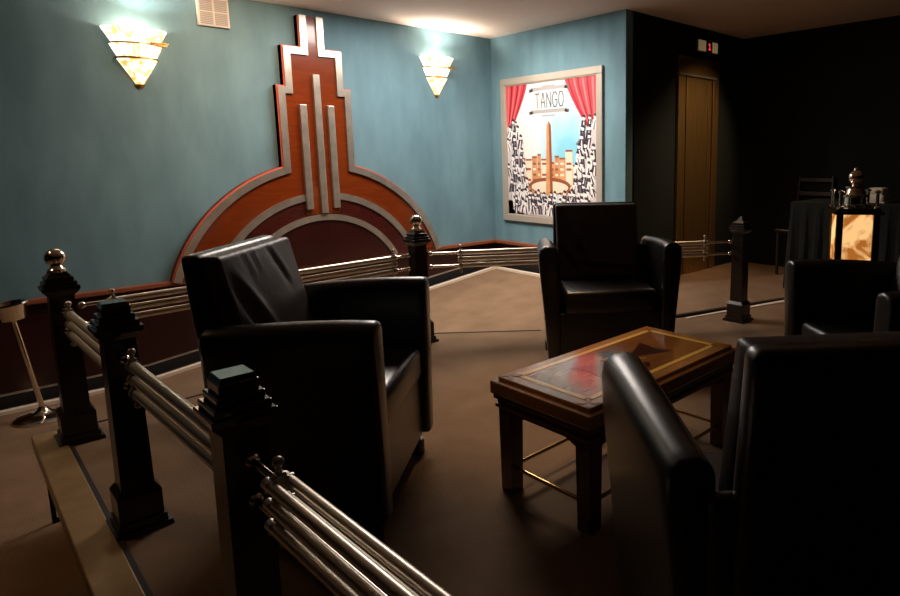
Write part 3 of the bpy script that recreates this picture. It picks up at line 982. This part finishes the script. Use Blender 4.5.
# ------------------------------------------------------------------ chrome ashtray stand, a little askew
st_ = tag(empty('ashtray_stand', (0.345, 4.98, ZL)), 'slightly leaning chrome pedestal ashtray stand left of the ball finial post', 'ashtray stand')
MB().lathe([(0.0, 0.0), (0.150, 0.0), (0.152, 0.012), (0.135, 0.022), (0.085, 0.030), (0.045, 0.040), (0.032, 0.055), (0.02, 0.075)], seg=32).build('base', M['bright_chrome'], st_, smooth=True)
lean = Vector((-0.075, 0.0, 0.64))
MB().tube((0, 0, 0.06), tuple(lean), 0.0145).build('stem', M['bright_chrome'], st_, smooth=True)
cup = MB().lathe([(0.0, -0.01), (0.024, 0.0), (0.066, 0.016), (0.074, 0.060), (0.084, 0.105), (0.104, 0.112), (0.102, 0.122), (0.080, 0.118), (0.066, 0.07), (0.0, 0.05)], seg=28).build('bowl', M['bright_chrome'], st_, smooth=True)
cup.location = lean
cup.rotation_euler = (0, -0.115, 0)

# ------------------------------------------------------------------ glowing onyx lantern pedestal
ln = tag(empty('lantern_pedestal', (4.06, 1.43, 0), math.radians(33)), 'glowing amber onyx lantern with chrome finial between right armchair and dark desk', 'lantern')
LW = 0.104
MB().box(-0.15, 0.15, -0.15, 0.15, 0.0, 0.06, 0.006).box(-0.12, 0.12, -0.12, 0.12, 0.06, 0.50, 0.004).box(-0.145, 0.145, -0.145, 0.145, 0.50, 0.530, 0.005).build('pedestal', M['post'], ln)
for sx in (-1, 1):
    for sy in (-1, 1):
        MB().box(sx * LW - 0.018, sx * LW + 0.018, sy * LW - 0.018, sy * LW + 0.018, 0.530, 0.832, 0.003).build('corner_column', M['post'], ln)
for k in range(4):
    q = MB().box(-LW + 0.018, LW - 0.018, -LW - 0.004, -LW + 0.004, 0.532, 0.830).build('lit_panel', M['onyx'], ln)
    q.rotation_euler = (0, 0, k * PI / 2)
MB().box(-0.142, 0.142, -0.142, 0.142, 0.832, 0.852, 0.004).box(-0.128, 0.128, -0.128, 0.128, 0.852, 0.868, 0.004).build('cornice', M['post'], ln)
MB().lathe([(0.0, 0.868), (0.085, 0.868), (0.085, 0.885), (0.068, 0.890), (0.064, 0.930), (0.076, 0.935), (0.076, 0.945), (0.060, 0.952), (0.050, 0.985), (0.060, 0.990), (0.060, 1.0), (0.025, 1.008), (0.022, 1.02)], seg=28).build('stepped_neck', M['bright_chrome'], ln, smooth=True)
MB().ball((0, 0, 1.056), 0.046).ball((0, 0, 1.103), 0.015).build('ball_finial', M['bright_chrome'], ln, smooth=True)
for sx in (-1, 1):
    for sy in (-1, 1):
        MB().lathe([(0.0, 0.868), (0.020, 0.868), (0.020, 0.878), (0.010, 0.884), (0.010, 0.960), (0.018, 0.966), (0.018, 0.974), (0.0, 0.984)], (sx * 0.105, sy * 0.105, 0), seg=14).build('corner_spindle', M['bright_chrome'], ln, smooth=True)

# ------------------------------------------------------------------ draped desk at the back right, what stands on and by it
dk = tag(empty('draped_table', (5.58, 1.70, 0)), 'long table under floor length pleated black cloth against dark wall', 'table')
MB().box(-0.29, 0.29, -1.10, 0.70, 0.765, 0.79, 0.006).build('tabletop', M['cloth'], dk)
mb = MB()
loop = []
peri = []
for k in range(60): peri.append((-0.29, 0.70 - 1.80 * k / 60, 1, 0))
for k in range(24): peri.append((-0.29 + 0.58 * k / 24, -1.10, 0, 1))
for k in range(60): peri.append((0.29, -1.10 + 1.80 * k / 60, -1, 0))
for k in range(24): peri.append((0.29 - 0.58 * k / 24, 0.70, 0, -1))
rowsv = []
for z, amp, out in ((0.79, 0.0, 0.0), (0.74, 0.004, 0.004), (0.45, 0.014, 0.018), (0.01, 0.022, 0.034)):
    row = []
    for k, (px_, py_, nx_, ny_) in enumerate(peri):
        a = amp * math.sin(k * 1.7) + out
        row.append(mb.bm.verts.new((px_ - nx_ * a, py_ - ny_ * a, z)))
    rowsv.append(row)
n = len(peri)
for A, B in zip(rowsv, rowsv[1:]):
    for k in range(n):
        j = (k + 1) % n
        mb.bm.faces.new((A[k], A[j], B[j], B[k]))
mb.build('pleated_cloth', M['cloth'], dk, smooth=False)

nk = tag(MB().box(5.53, 5.73, 1.71, 1.88, 0.791, 0.80, 0.002).box(5.54, 5.72, 1.72, 1.87, 0.80, 0.86, 0.02, 3).box(5.55, 5.71, 1.73, 1.86, 0.855, 0.915, 0.022, 3).build('folded_napkins', M['paper']), 'pale folded cloth pile on the black draped table', 'napkins')
sc_ = tag(empty('side_chair', (6.12, 2.63, 0), math.radians(180)), 'dark wooden side chair with its back showing behind the draped table', 'chair')
M['chair_wood'] = mat('dark_chair_wood', (0.030, 0.019, 0.012), 0.5, c2=(0.042, 0.026, 0.016), scale=10)
for sy in (-1, 1):
    MB().tube((-0.20, sy * 0.18, 0), (-0.19, sy * 0.18, 0.45), 0.014).tube((-0.19, sy * 0.18, 0.44), (-0.25, sy * 0.17, 0.98), 0.013).build('rear_leg', M['chair_wood'], sc_, smooth=True)
    MB().tube((0.19, sy * 0.18, 0), (0.19, sy * 0.18, 0.44), 0.015).build('leg', M['chair_wood'], sc_, smooth=True)
MB().box(-0.21, 0.22, -0.21, 0.21, 0.43, 0.465, 0.012, 3).build('seat', M['leather'], sc_, smooth=True)
for z in (0.66, 0.80, 0.94):
    xx = -0.19 - 0.06 * (z - 0.44) / 0.54
    MB().box(xx - 0.009, xx + 0.009, -0.175, 0.175, z - 0.02, z + 0.02, 0.004).build('back_slat', M['chair_wood'], sc_)
